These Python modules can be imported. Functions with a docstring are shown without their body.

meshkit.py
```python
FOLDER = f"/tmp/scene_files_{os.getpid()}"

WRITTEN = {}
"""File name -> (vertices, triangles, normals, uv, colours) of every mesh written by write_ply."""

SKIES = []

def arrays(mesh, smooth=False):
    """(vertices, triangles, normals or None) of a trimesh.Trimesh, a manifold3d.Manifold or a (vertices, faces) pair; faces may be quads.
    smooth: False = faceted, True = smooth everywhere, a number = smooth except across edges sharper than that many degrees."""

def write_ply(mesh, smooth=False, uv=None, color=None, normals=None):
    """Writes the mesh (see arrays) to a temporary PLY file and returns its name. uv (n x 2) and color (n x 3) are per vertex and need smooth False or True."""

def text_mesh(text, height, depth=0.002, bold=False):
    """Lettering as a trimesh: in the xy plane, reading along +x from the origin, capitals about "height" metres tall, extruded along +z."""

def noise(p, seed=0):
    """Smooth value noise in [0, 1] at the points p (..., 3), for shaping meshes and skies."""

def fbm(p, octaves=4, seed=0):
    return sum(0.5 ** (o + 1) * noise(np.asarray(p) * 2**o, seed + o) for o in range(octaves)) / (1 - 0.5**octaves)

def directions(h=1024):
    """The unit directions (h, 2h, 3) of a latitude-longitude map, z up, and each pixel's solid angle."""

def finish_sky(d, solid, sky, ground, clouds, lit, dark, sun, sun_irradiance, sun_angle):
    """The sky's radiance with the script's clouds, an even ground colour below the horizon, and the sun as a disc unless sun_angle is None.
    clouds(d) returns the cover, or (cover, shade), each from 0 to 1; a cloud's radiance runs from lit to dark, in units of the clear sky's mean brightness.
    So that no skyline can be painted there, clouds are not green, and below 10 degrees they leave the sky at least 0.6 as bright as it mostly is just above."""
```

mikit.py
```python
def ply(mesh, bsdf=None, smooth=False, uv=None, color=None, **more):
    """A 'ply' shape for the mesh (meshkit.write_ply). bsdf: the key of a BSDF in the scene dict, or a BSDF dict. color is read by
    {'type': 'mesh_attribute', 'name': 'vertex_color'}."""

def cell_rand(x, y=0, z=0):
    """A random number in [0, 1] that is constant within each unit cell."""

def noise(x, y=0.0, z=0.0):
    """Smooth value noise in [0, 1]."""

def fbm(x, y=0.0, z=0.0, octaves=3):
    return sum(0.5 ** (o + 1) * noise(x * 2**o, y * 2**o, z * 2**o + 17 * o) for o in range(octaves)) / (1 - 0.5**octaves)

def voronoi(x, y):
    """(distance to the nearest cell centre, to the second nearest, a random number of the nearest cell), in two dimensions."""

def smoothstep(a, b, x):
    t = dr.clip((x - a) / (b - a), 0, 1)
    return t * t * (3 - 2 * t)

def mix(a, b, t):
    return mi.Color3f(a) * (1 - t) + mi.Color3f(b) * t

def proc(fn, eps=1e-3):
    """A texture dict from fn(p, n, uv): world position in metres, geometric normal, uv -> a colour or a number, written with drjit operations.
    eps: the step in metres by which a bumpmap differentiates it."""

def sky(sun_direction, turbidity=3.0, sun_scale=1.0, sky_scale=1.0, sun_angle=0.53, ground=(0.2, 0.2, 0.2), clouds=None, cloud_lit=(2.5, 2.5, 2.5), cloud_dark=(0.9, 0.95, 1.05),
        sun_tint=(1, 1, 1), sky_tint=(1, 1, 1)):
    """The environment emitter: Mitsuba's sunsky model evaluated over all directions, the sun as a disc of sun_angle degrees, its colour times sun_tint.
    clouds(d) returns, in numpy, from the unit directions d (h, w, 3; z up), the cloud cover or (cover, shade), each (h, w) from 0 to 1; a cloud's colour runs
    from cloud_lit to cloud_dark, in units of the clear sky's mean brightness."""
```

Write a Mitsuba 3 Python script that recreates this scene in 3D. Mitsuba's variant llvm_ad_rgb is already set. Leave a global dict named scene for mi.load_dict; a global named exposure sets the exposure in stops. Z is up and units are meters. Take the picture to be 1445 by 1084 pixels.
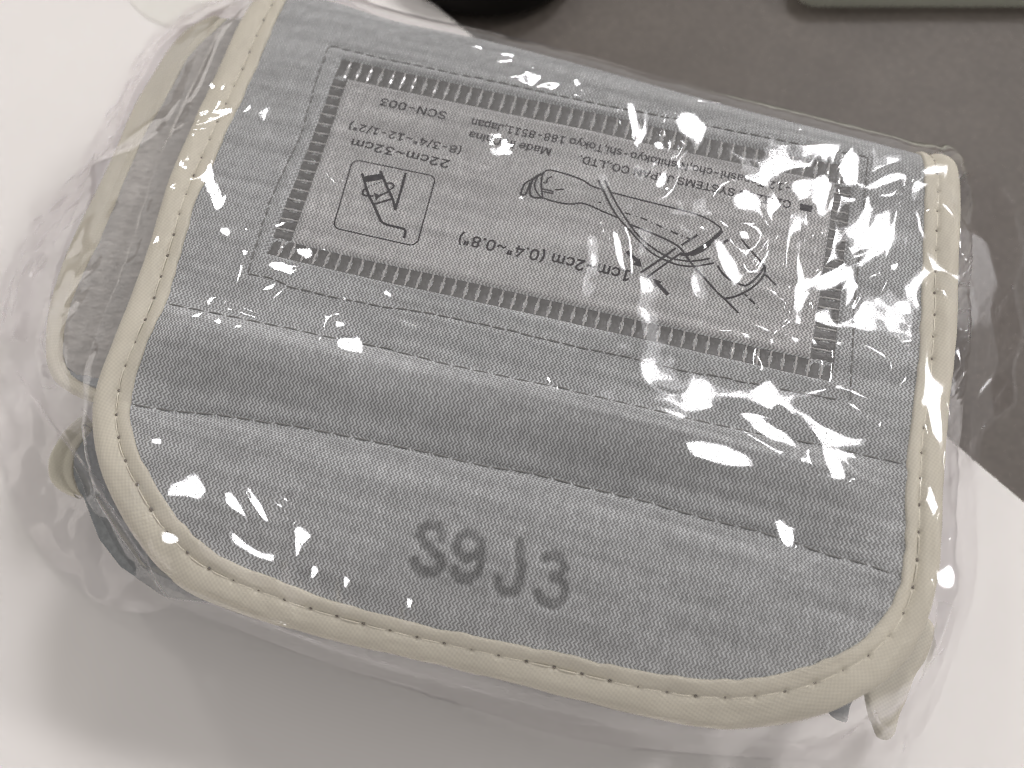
import math
import numpy as np, trimesh, shapely, mitsuba as mi, drjit as dr
import shapely.geometry as sg
import mikit, meshkit
from mikit import proc, ply, noise, fbm, voronoi, cell_rand, smoothstep, mix

T = mi.ScalarTransform4f
scene, labels = {}, {}
rng = np.random.default_rng(7)

# ------------------------------------------------------------------ camera, lamps, exposure
EL, DIST, ZC = math.radians(63), 0.19, 0.042
CAM = np.array([0, -DIST * math.cos(EL), ZC + DIST * math.sin(EL)])
exposure = 0.0
scene['camera'] = {'type': 'thinlens', 'fov': math.degrees(2 * math.atan(722.5 / 1500)), 'fov_axis': 'x', 'aperture_radius': 0.0014,
                   'focus_distance': 0.1905, 'near_clip': 0.01, 'far_clip': 50.0,
                   'to_world': T().look_at(CAM.tolist(), [0, 0, ZC], [0, 0, 1])}
scene['room_light'] = {'type': 'constant', 'radiance': {'type': 'rgb', 'value': [0.495, 0.477, 0.464]}}


def lamp(key, at, size, rgb, label, halo=()):
    """a ceiling lamp: bright square diffuser, and behind it, to soften its reflection, an added dimmer rim"""
    at = np.array(at, float)
    m = T().look_at(at.tolist(), [0, 0, 0], [0, 1, 0.01])
    scene[key + '__diffuser'] = {'type': 'rectangle', 'to_world': m @ T().scale([size / 2, size / 2, 1]), 'emitter': {'type': 'area', 'radiance': {'type': 'rgb', 'value': rgb}}}
    for n, (wide, k) in enumerate(halo):  # larger dimmer glow squares, made up to blur the reflected lamp edge
        scene[key + '__soft_glow' + (f'_{n:03d}' if n else '')] = {'type': 'rectangle', 'to_world': m @ T().translate([0, 0, -0.02 * (n + 1)]) @ T().scale([wide / 2, wide / 2, 1]),
                                                             'emitter': {'type': 'area', 'radiance': {'type': 'rgb', 'value': (np.array(rgb) * k).tolist()}}}
    labels[key] = {'label': label, 'category': 'lamp'}


lamp('ceiling_lamp', [0.84, 1.50, 2.0], 0.32, [52, 51, 51.5], 'large square white ceiling lamp above and behind the bag on the right', ((0.46, 0.22), (0.66, 0.05)))
lamp('ceiling_lamp_003', [1.75, 0.75, 1.7], 0.20, [120, 118, 116], 'square white ceiling lamp off to the right of the bag')
lamp('ceiling_lamp_001', [0.1, 1.9, 1.75], 0.10, [60, 56, 46], 'small warm ceiling lamp far behind the bag')
lamp('ceiling_lamp_002', [-0.75, 1.5, 1.9], 0.14, [60, 58, 54], 'small white lamp added far behind the bag on the left for more glints')  # made-up lamp, added to vary the glints on the film

# ------------------------------------------------------------------ the cuff's own frame (millimetres): u along its width, s along its length
ANG = math.radians(-15.1)
UX, VX = np.array([math.cos(ANG), math.sin(ANG)]), np.array([-math.sin(ANG), math.cos(ANG)])
ORG = np.array([10.4, 36.4])
RR = 13.0


def ss(a, b, x):
    t = np.clip((x - a) / (b - a), 0, 1)
    return t * t * (3 - 2 * t)


def s_roll(u):
    return 29.5 - 4.5 * ss(-10, 70, u) + 2.2 * ss(10, -35, u) + 4.0 * ss(-45, -78, u)


def quad_in(u, v, q):
    """signed distance inside a convex clockwise quad (positive inside)"""
    q = np.asarray(q, float)
    d = np.full(np.shape(u), 1e9)
    for i in range(4):
        e = q[(i + 1) % 4] - q[i]
        e = e / np.linalg.norm(e)
        d = np.minimum(d, (u - q[i][0]) * e[1] - (v - q[i][1]) * e[0])
    return d


def seg_dist(u, v, line):
    d = np.full(np.shape(u), 1e9)
    for a, b in zip(line[:-1], line[1:]):
        e = b - a
        t = np.clip(((u - a[0]) * e[0] + (v - a[1]) * e[1]) / (e @ e + 1e-12), 0, 1)
        d = np.minimum(d, np.hypot(u - a[0] - t * e[0], v - a[1] - t * e[1]))
    return d


def seam1(u):
    return -37.3 + 0.014 * u


def seam2(u):
    return -53.9 + 0.029 * u - 0.00086 * u * u


def height(u, v):
    """height of the cuff's upper face in mm, before stitching and weld dents"""
    u, v = np.asarray(u, float), np.asarray(v, float)
    t = seam1(u) - v                                   # > 0 below seam one
    w = seam1(u) - seam2(u)
    x = np.clip(t / w, 0, 1)
    z = 45.0 - 1.3 * np.exp(-(np.maximum(-t, 0) / 4.0) ** 2)
    bulge = np.where(x < 0.31, 4.6 * np.sin(np.clip(x / 0.36, 0, 1) * np.pi / 2), 4.6 - 8.0 * ss(0.26, 1.06, x))
    z = np.where(t > 0, 43.7 + bulge, z)
    y = np.clip(t - w, 0, 60)                          # front panel, mm below seam two
    front = 43.7 - 3.3 + 4.2 * (1 - np.exp(-y / 3.2)) - 0.0138 * y ** 2
    z = np.where(t > w, front, z)
    e = ss(56, 69, np.abs(u + 1))                      # the stiff taped edge does not follow the seams
    z = z * (1 - e) + e * (44.7 - 0.0028 * np.maximum(t, 0) ** 2)
    p = np.stack([u / 26 + 3.1, v / 26, 0 * u], -1)
    z = z + 1.3 * (meshkit.fbm(p, 2, 3) - 0.5)
    return z


def frame_xy(u, v):
    return ORG + np.asarray(u)[..., None] * UX + np.asarray(v)[..., None] * VX


def surf(u, s, off=0.0, extra=None):
    """point (metres) of the upper face at (u, s), off mm along the normal; past s_roll the sheet rolls over the fold"""
    u, s = np.broadcast_arrays(np.asarray(u, float), np.asarray(s, float))

    def at(u, s):
        s0 = s_roll(u)
        th = np.clip((s - s0) / RR, 0, 2.6)
        past = np.maximum((s - s0) / RR - 2.6, 0) * RR
        v = np.minimum(s, s0) + RR * np.sin(th) + past * math.cos(2.6)
        z = height(u, np.minimum(s, s0)) - RR * (1 - np.cos(th)) - past * math.sin(2.6)
        return np.concatenate([frame_xy(u, v), z[..., None]], -1)

    p = at(u, s)
    off = np.broadcast_to(off, u.shape)
    du, ds = at(u + 0.4, s) - at(u - 0.4, s), at(u, s + 0.4) - at(u, s - 0.4)
    n = np.cross(du, ds)
    n /= np.linalg.norm(n, axis=-1, keepdims=True)
    return (p + n * off[..., None]) / 1000

# ------------------------------------------------------------------ measured outlines, in the cuff's frame or in the world, millimetres
BIND = [[-71.9,73.1,-75.7,73.2],[-71.9,71.0,-75.8,71.1],[-71.9,68.1,-76.0,68.3],[-71.8,65.2,-76.2,65.3],[-71.8,62.1,-76.4,62.3],[-71.7,59.1,-76.7,59.3],[-71.7,56.1,-76.9,56.3],[-71.6,53.1,-77.1,53.3],[-71.6,50.1,-77.3,50.3],[-71.5,47.1,-77.5,47.3],[-71.4,44.1,-77.7,44.3],[-71.4,41.1,-77.9,41.3],[-71.4,38.1,-78.1,38.3],[-71.3,35.1,-78.3,35.3],[-71.3,32.2,-78.5,32.2],[-71.1,29.3,-78.6,29.1],[-70.9,26.4,-78.6,26.0],[-70.7,23.4,-78.5,23.0],[-70.5,20.4,-78.3,20.0],[-70.3,17.3,-78.2,17.1],[-70.3,14.3,-78.1,14.1],[-70.3,11.3,-78.0,11.2],[-70.3,8.3,-77.9,8.2],[-70.3,5.3,-77.9,5.1],[-70.3,2.3,-77.7,2.1],[-70.1,-0.6,-77.6,-1.0],[-70.0,-3.5,-77.4,-4.0],[-69.8,-6.5,-77.2,-7.1],[-69.6,-9.5,-76.8,-10.1],[-69.5,-12.4,-76.5,-13.1],[-69.3,-15.4,-76.1,-16.1],[-69.1,-18.3,-75.6,-19.2],[-68.7,-21.2,-75.1,-22.2],[-68.2,-24.1,-74.5,-25.2],[-67.7,-27.1,-74.0,-28.1],[-67.2,-30.1,-73.6,-31.1],[-66.7,-33.1,-73.2,-34.0],[-66.2,-36.1,-72.9,-37.0],[-65.7,-39.1,-72.6,-39.9],[-65.3,-42.2,-72.3,-42.8],[-65.2,-45.3,-72.1,-45.7],[-65.2,-48.4,-71.9,-48.5],[-65.3,-51.4,-71.7,-51.5],[-65.3,-54.3,-71.6,-54.7],[-65.0,-56.9,-71.3,-58.0],[-64.4,-59.3,-70.6,-61.3],[-63.4,-61.7,-69.4,-64.5],[-62.0,-63.9,-67.9,-67.5],[-60.5,-66.1,-66.1,-70.3],[-58.7,-68.1,-64.1,-72.9],[-56.7,-70.1,-61.9,-75.3],[-54.6,-71.9,-59.7,-77.5],[-52.5,-73.7,-57.3,-79.7],[-50.3,-75.4,-54.7,-81.7],[-48.1,-76.8,-52.0,-83.5],[-45.8,-78.0,-48.9,-85.1],[-43.5,-79.0,-45.7,-86.2],[-41.0,-79.7,-42.4,-86.8],[-38.3,-80.2,-39.1,-87.1],[-35.5,-80.6,-36.0,-87.3],[-32.6,-80.9,-32.9,-87.4],[-29.6,-81.1,-29.9,-87.4],[-26.6,-81.4,-26.8,-87.4],[-23.7,-81.6,-23.8,-87.3],[-20.7,-81.7,-20.8,-87.3],[-17.8,-81.8,-17.7,-87.2],[-14.8,-81.8,-14.7,-87.1],[-11.8,-81.8,-11.6,-87.0],[-8.8,-81.7,-8.6,-86.8],[-5.8,-81.6,-5.6,-86.7],[-2.8,-81.5,-2.6,-86.6],[0.2,-81.4,0.4,-86.4],[3.2,-81.2,3.4,-86.4],[6.2,-81.0,6.4,-86.3],[9.2,-80.9,9.4,-86.2],[12.2,-80.7,12.4,-86.2],[15.2,-80.5,15.4,-86.1],[18.2,-80.3,18.4,-86.1],[21.2,-80.2,21.3,-86.1],[24.2,-80.1,24.3,-86.0],[27.2,-80.0,27.3,-86.0],[30.2,-79.9,30.4,-86.0],[33.1,-79.7,33.4,-85.9],[36.1,-79.5,36.5,-85.8],[39.0,-79.2,39.6,-85.6],[41.8,-78.8,42.7,-85.4],[44.6,-78.2,45.8,-85.0],[47.3,-77.6,49.0,-84.4],[49.9,-76.8,52.1,-83.5],[52.5,-75.8,55.1,-82.5],[55.1,-74.7,58.1,-81.3],[57.5,-73.5,61.1,-79.9],[59.7,-72.1,63.9,-78.1],[61.8,-70.5,66.5,-75.9],[63.8,-68.8,68.9,-73.6],[65.5,-66.9,71.0,-70.9],[66.9,-64.8,72.8,-68.0],[68.1,-62.6,74.0,-64.8],[69.0,-60.2,74.7,-61.5],[69.5,-57.5,75.2,-58.2],[69.7,-54.8,75.4,-55.0],[69.6,-52.0,75.4,-51.8],[69.4,-49.1,75.2,-48.7],[69.0,-46.2,75.0,-45.6],[68.7,-43.2,74.8,-42.7],[68.4,-40.1,74.6,-39.7],[68.2,-37.1,74.5,-36.8],[68.1,-34.0,74.4,-33.8],[68.0,-31.0,74.3,-30.9],[68.1,-27.9,74.3,-28.0],[68.2,-24.9,74.3,-25.0],[68.2,-21.9,74.3,-22.0],[68.3,-18.9,74.4,-19.0],[68.3,-15.9,74.5,-15.9],[68.2,-13.0,74.5,-12.9],[68.0,-10.0,74.5,-9.8],[67.9,-7.1,74.4,-6.8],[67.7,-4.1,74.2,-3.7],[67.4,-1.2,74.0,-0.7],[67.2,1.8,73.8,2.3],[67.0,4.9,73.7,5.3],[66.8,7.9,73.5,8.2],[66.6,10.9,73.4,11.2],[66.5,13.9,73.3,14.2],[66.3,16.9,73.2,17.2],[66.1,19.8,73.1,20.3],[65.9,22.8,72.9,23.3],[65.6,25.7,72.6,26.4],[65.3,28.7,72.3,29.4],[65.1,31.7,72.0,32.3],[65.0,34.7,71.6,35.3],[64.8,37.8,71.3,38.2],[64.7,40.8,71.0,41.2],[64.5,43.8,70.7,44.2],[64.4,46.8,70.5,47.2],[64.2,49.8,70.4,50.2],[64.0,52.8,70.2,53.1],[63.9,55.8,70.1,56.1],[63.7,58.8,69.9,59.1],[63.6,61.9,69.8,62.1],[63.5,64.9,69.7,65.1],[63.4,67.9,69.7,68.1],[63.3,70.9,69.6,71.0],[63.2,73.7,69.5,73.9],[63.2,75.8,69.5,75.9]]
SEW_TOP = [[-57.56,27.04],[-45.01,26.69],[-34.57,26.73],[-19.6,26.86],[-4.62,26.63],[5.25,26.65],[16.97,27.26],[33.76,27.23],[46.57,26.9],[54.45,27.38]]
SEW_RIGHT = [[54.45,27.38],[54.89,20.03],[55.54,5.44],[55.96,-8.08],[56.97,-18.39],[57.51,-26.96]]
SEW_BOTTOM = [[-53.42,-29.85],[-49.19,-29.61],[-44.88,-30.41],[-38.55,-30.37],[-31.8,-30.06],[-27.33,-29.94],[-23.29,-29.38],[-14.48,-29.0],[-2.54,-28.8],[8.79,-28.88],[18.08,-28.62],[27.87,-28.79],[36.26,-28.12],[47.99,-27.71],[57.54,-27.24]]
SEW_LEFT = [[-57.56,27.04],[-57.24,18.24],[-55.36,3.27],[-55.54,-2.29],[-55.42,-14.12],[-53.42,-29.85]]
SEAM_ONE = [[-65.38,-39.49],[-52.63,-38.7],[-40.91,-38.2],[-33.11,-37.78],[-24.08,-37.33],[-12.68,-38.18],[6.57,-37.11],[13.01,-37.16],[29.59,-37.32],[44.14,-36.5],[54.36,-35.99],[59.24,-36.26],[67.72,-36.74]]
SEAM_TWO = [[-64.5,-59.12],[-50.78,-56.7],[-43.51,-55.95],[-31.53,-54.84],[-15.41,-54.0],[-1.8,-53.76],[6.54,-53.14],[14.86,-53.22],[27.21,-52.95],[33.17,-53.29],[46.6,-53.36],[53.84,-53.82],[62.55,-54.95],[69.36,-56.18]]
QOUT = [[-54.15,24.47],[52.07,24.02],[54.2,-24.07],[-51.82,-24.89]]
QIN = [[-50.91,19.52],[48.95,19.33],[49.7,-20.43],[-48.23,-20.99]]
TEXT = [["SCN-003", -28.47, 16.47, -42.66, 16.68, 1.64, 0], ["(8-3/4\"~12-1/2\")", -22.98, 8.86, -46.8, 9.22, 1.58, 0], ["22cm~32cm", -24.36, 5.14, -45.02, 5.32, 1.78, 1], ["1cm~2cm (0.4\"~0.8\")", 15.4, -11.02, -17.9, -10.94, 2.11, 1], ["CITIZEN SYSTEMS JAPAN CO.,LTD.", 41.66, 12.74, -0.26, 12.72, 1.64, 0], ["6-1-12 Tanashi-cho,Nishitokyo-shi,Tokyo 188-8511,Japan", 45.76, 16.6, -23.37, 16.33, 1.64, 0], ["Made in China", -5.9, 12.86, -22.9, 13.16, 1.58, 0]]
BOX = [[-43.29,0.37],[-26.31,0.67],[-25.09,-15.91],[-41.72,-15.93]]
LINES = [[0.3,[[-40.34,-2.57],[-39.55,-3.82],[-37.72,-6.78],[-35.75,-9.11],[-34.1,-11.22],[-33.02,-12.34],[-31.98,-12.63],[-28.66,-12.73],[-28.09,-13.27],[-27.98,-14.49]]],[0.3,[[-37.07,-1.1],[-34.71,-4.26],[-32.67,-6.87],[-31.55,-8.86],[-31.74,-6.05],[-32.24,-0.21]]],[0.85,[[-39.44,-3.64],[-36.56,-2.14]]],[0.26,[[-38.26,-5.15],[-38.11,-5.02]]],[0.26,[[-37.85,-4.81],[-37.7,-4.68]]],[0.26,[[-37.43,-4.47],[-37.28,-4.34]]],[0.26,[[-37.02,-4.13],[-36.86,-4.0]]],[0.26,[[-36.6,-3.78],[-36.45,-3.65]]],[0.26,[[-36.18,-3.44],[-36.03,-3.31]]],[0.26,[[-35.77,-3.09],[-35.62,-2.96]]],[0.26,[[-38.38,-5.53],[-38.91,-6.1],[-38.86,-6.8],[-38.4,-7.25],[-36.71,-6.95]]],[0.26,[[-35.52,-6.55],[-34.13,-5.31]]],[0.26,[[-34.97,-3.46],[-34.11,-3.17],[-33.53,-3.71],[-33.88,-4.61]]],[0.28,[[-35.88,-8.72],[-32.86,-6.64]]],[0.22,[[-7.08,6.0],[-6.33,6.76],[-5.79,7.42],[-4.92,7.75],[-3.25,7.68],[-0.83,7.45],[1.65,6.95],[3.74,6.05],[5.66,5.83]]],[0.22,[[-7.76,4.96],[-8.51,4.2],[-9.18,3.17],[-9.29,1.11],[-9.11,0.69],[-8.53,0.71],[-8.23,1.8],[-8.18,3.84]]],[0.22,[[-5.08,0.97],[-6.39,0.59],[-7.09,0.77],[-7.85,2.61],[-7.84,4.36],[-7.18,5.92]]],[0.22,[[-5.21,1.0],[-6.2,1.85],[-6.92,2.83],[-7.25,3.92],[-7.12,5.7],[-6.15,6.51]]],[0.22,[[-6.31,6.24],[-6.17,4.76],[-5.89,3.67],[-5.0,1.28]]],[0.2,[[-5.72,2.98],[-3.34,2.86],[-3.34,2.43],[-5.21,2.39]]],[0.2,[[-3.11,3.36],[-1.49,3.93]]],[0.2,[[-4.42,6.21],[-5.09,5.61],[-5.18,4.57],[-5.62,4.46]]],[0.22,[[-6.39,0.59],[-5.07,0.92],[-3.14,0.67],[-1.03,0.65],[0.76,0.91],[2.69,1.6],[4.11,1.47],[6.57,0.79],[9.98,-0.06]]],[0.22,[[7.36,5.56],[13.71,5.2],[20.68,4.89],[23.75,4.68],[26.08,4.3],[27.77,3.66],[29.56,2.39],[28.59,0.59]]],[0.24,[[12.51,-0.97],[16.26,-1.77],[18.81,-2.28],[21.41,-3.06],[22.47,-3.52],[23.95,-4.89]]],[0.22,[[4.52,7.75],[6.63,4.6],[8.35,2.11],[10.21,-0.04],[12.64,-2.14],[15.05,-4.18],[17.92,-6.21],[20.53,-7.12],[23.27,-7.55],[25.62,-7.26],[27.84,-6.3],[29.48,-5.4]]],[0.22,[[5.73,8.09],[7.32,5.69],[9.34,2.8],[11.68,0.03],[13.93,-2.4],[16.56,-4.37],[19.27,-5.7],[21.85,-6.48],[24.48,-6.35],[26.75,-5.58],[28.5,-4.65]]],[0.2,[[11.13,1.37],[12.3,1.25]]],[0.2,[[13.3,1.06],[13.49,1.02]]],[0.2,[[14.28,1.06],[15.6,0.79]]],[0.2,[[16.5,0.42],[16.69,0.38]]],[0.2,[[17.4,0.35],[18.74,-0.12]]],[0.2,[[19.4,-0.33],[19.57,-0.37]]],[0.2,[[20.41,-0.5],[21.93,-0.78]]],[0.2,[[22.69,-0.96],[22.86,-1.0]]],[0.24,[[20.41,-0.49],[21.72,-0.89]]],[0.24,[[22.64,-1.0],[22.82,-1.04]]],[0.24,[[23.48,-1.16],[24.5,-1.39]]],[0.24,[[36.23,-10.55],[36.75,-10.83]]],[0.24,[[37.18,-11.27],[38.37,-12.06]]],[0.24,[[38.95,-12.73],[39.08,-12.83]]],[0.24,[[23.0,-3.08],[25.46,-0.02]]],[0.24,[[29.74,-1.4],[31.22,0.53]]],[0.24,[[33.79,1.19],[35.54,-0.54],[38.34,-3.01],[38.96,-3.86],[39.08,-5.44]]],[0.24,[[39.31,-5.37],[41.47,-7.08]]],[0.24,[[32.77,-12.39],[34.09,-11.84],[35.75,-10.54],[37.54,-8.48],[38.64,-6.44],[39.09,-4.71]]],[0.24,[[36.05,-8.76],[36.95,-7.78],[38.06,-5.73],[38.71,-3.79]]],[0.24,[[23.95,-4.89],[26.06,-7.08],[28.63,-9.24],[31.44,-11.58],[32.78,-12.47],[35.63,-14.59]]],[0.24,[[30.41,-5.86],[33.23,-8.25],[36.05,-8.76]]],[0.24,[[16.87,-10.94],[19.44,-7.69],[21.98,-4.1]]],[0.24,[[18.03,-11.91],[20.55,-8.41],[23.03,-5.14]]],[0.42,[[23.26,-5.07],[24.2,-4.91],[26.08,-3.33],[28.24,-0.52],[29.63,1.94]]],[0.42,[[13.37,-7.1],[15.77,-8.65]]],[0.42,[[22.72,-14.32],[20.59,-12.65]]],[0.2,[[5.7,2.6],[6.27,2.62]]]]
FILLS = [[[-36.9,-6.0],[-35.34,-6.58],[-35.75,-8.03]],[[16.85,-9.74],[16.05,-7.94],[15.02,-9.64]],[[19.17,-11.61],[21.07,-11.88],[20.15,-13.41]],[[24.21,-4.97],[26.08,-3.33],[28.24,-0.52],[28.43,-1.57],[27.1,-3.58],[25.42,-4.99]],[[43.18,12.62],[45.62,12.67],[45.43,11.06],[43.26,11.08]]]
STAMP = [[[-4.46,-68.68],[-4.51,-67.74],[-5.54,-67.03],[-6.95,-67.18],[-7.97,-68.0],[-8.06,-69.17],[-7.18,-70.08],[-5.33,-70.75],[-3.88,-71.51],[-3.41,-72.49],[-3.96,-73.53],[-5.26,-74.09],[-6.92,-74.06],[-8.1,-73.07]],[[2.32,-68.55],[1.88,-69.96],[0.43,-70.67],[-1.11,-70.3],[-1.84,-69.17],[-1.6,-67.8],[-0.42,-66.82],[1.01,-66.78],[2.2,-67.82],[2.87,-70.27],[2.73,-72.31],[1.6,-73.48],[0.01,-73.68],[-1.12,-72.86]],[[8.36,-66.33],[9.59,-69.4],[10.06,-72.19],[9.42,-73.6],[7.88,-73.96],[6.74,-73.52],[6.23,-72.38]],[[13.05,-67.45],[14.29,-66.77],[15.76,-66.97],[16.46,-68.1],[16.17,-69.27],[15.14,-69.96]],[[15.14,-69.96],[16.63,-70.25],[17.57,-71.47],[17.36,-72.95],[16.0,-73.91],[14.13,-73.72],[13.36,-72.83]]]
MIDO = [[-68.0,97.2,34.0],[-73.0,93.8,33.8],[-76.6,88.3,33.5],[-79.5,80.2,33.2],[-82.3,70.5,33.0],[-84.1,60.2,32.8],[-86.7,48.7,32.5],[-88.7,40.7,32.2],[-90.0,34.3,32.0],[-90.7,27.7,31.8],[-91.1,22.0,31.5],[-90.7,16.6,31.2],[-89.5,10.5,31.0],[-87.5,6.8,30.8],[-83.9,4.2,30.5],[-79.6,2.4,30.2],[-75.5,1.1,30.0]]
MIDI = [[-64.3,96.4,34.0],[-67.9,91.6,33.8],[-71.9,84.9,33.5],[-75.3,72.9,33.2],[-78.2,63.9,33.0],[-79.9,55.4,32.8],[-81.4,46.4,32.5],[-83.1,36.0,32.2],[-83.6,34.3,32.0],[-84.9,29.4,31.8],[-86.1,22.4,31.5],[-86.4,16.2,31.2],[-86.1,11.6,31.0],[-84.9,8.8,30.8],[-82.8,7.2,30.5],[-79.5,5.5,30.2],[-75.8,4.6,30.0]]
LOWO = [[-87.7,7.2,14.0],[-90.7,4.0,14.0],[-92.2,0.9,14.0],[-93.1,-2.7,14.0],[-92.6,-5.8,14.0],[-91.0,-8.3,14.0],[-88.5,-9.8,14.0],[-86.7,-10.4,14.0]]
LOWI = [[-85.0,4.5,14.0],[-86.9,1.4,14.0],[-87.9,-1.4,14.0],[-87.9,-3.8,14.0],[-87.6,-5.8,14.0],[-86.7,-7.9,14.0],[-85.7,-9.7,14.0],[-84.6,-10.9,14.0]]
LOWF = [[-85.0,4.5,14.0],[-86.9,1.4,14.0],[-87.9,-1.4,14.0],[-87.9,-3.8,14.0],[-87.6,-5.8,14.0],[-86.7,-7.9,14.0],[-85.7,-9.7,14.0],[-84.6,-10.9,14.0],[-80.1,-19.4,14.0],[-75.0,-25.0,14.0],[-65.7,-30.8,14.0],[-56.5,-31.9,14.0]]
TAIL = [[61.8,-47.0,20.0],[69.1,-43.2,20.0],[75.0,-36.2,20.0],[76.3,-38.1,20.0],[74.2,-43.2,20.0],[71.2,-47.0,20.0],[68.9,-51.3,20.0],[67.9,-52.8,20.0],[66.9,-54.8,20.0],[66.1,-56.6,20.0],[64.5,-57.7,20.0],[63.1,-57.2,20.0],[62.5,-55.1,20.0],[61.9,-52.5,20.0]]
CORNER = [[52.5,-48.4,24.0],[54.4,-54.3,24.0],[56.7,-55.4,24.0],[58.0,-52.5,24.0],[63.0,-47.8,24.0],[59.7,-41.0,24.0]]
BAG_LEFT = [[-61.8, -34.4, 22.0], [-74.5, -18.2, 21.0], [-85.4, -4.7, 18.0], [-96.5, 8.1, 14.0], [-109.8, 23.7, 8.0], [-110.2, 42.8, 8.0], [-111.1, 60.4, 12.0], [-99.9, 64.8, 18.0], [-91.7, 71.7, 22.0], [-86.2, 98.4, 25.0], [-71.4, 110.4, 27.0], [-60.6, 103.2, 27]]
BAG_FRONT = [[-61.8, -34.4, 22.0], [-47.3, -40.3, 24.0], [-29.9, -46.5, 24.0], [-9.1, -52.5, 24.0], [11.2, -58.3, 24.0], [28.3, -60.6, 24.0], [48.6, -61.4, 22.0], [67.8, -60.6, 8.0]]
BAG_RIGHT = [[67.8, -60.6, 8.0], [76.4, -54.3, 5.0], [84.9, -40.5, 5.0], [93.5, -21.9, 4.0], [95.7, -6.3, 7.0], [96.8, 3.8, 12.0], [99.6, 6.4, 14.0], [103.4, 9.3, 16.0], [104.1, 16.4, 17.0], [107.3, 24.2, 18.0], [107.6, 34.0, 19.0], [110.9, 44.2, 20.0], [110.7, 52.8, 21.0], [106.7, 57.1, 25.0], [100.9, 58.5, 29.0], [93.4, 52.3, 26]]
BAG_BACK = [[-60.6, 103.2, 27], [-35.8, 95.5, 12], [2.6, 84.1, 8], [50.3, 69.1, 8], [78.5, 58.4, 12], [93.4, 52.3, 26]]
BLOBS = [(50, 18, 14, 0.6), (22, 16, 10, 0.5), (62, 2, 9, 0.45), (-48, -66, 12, 0.8), (-52, -22, 10, 0.5), (62, -60, 12, 0.8), (-95, 30, 18, 0.35), (-95, -30, 20, 0.5), (86, 25, 12, 2.0), (86, 0, 12, 1.8), (70, -80, 16, 0.9), (40, -42, 10, 0.3)]
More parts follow.
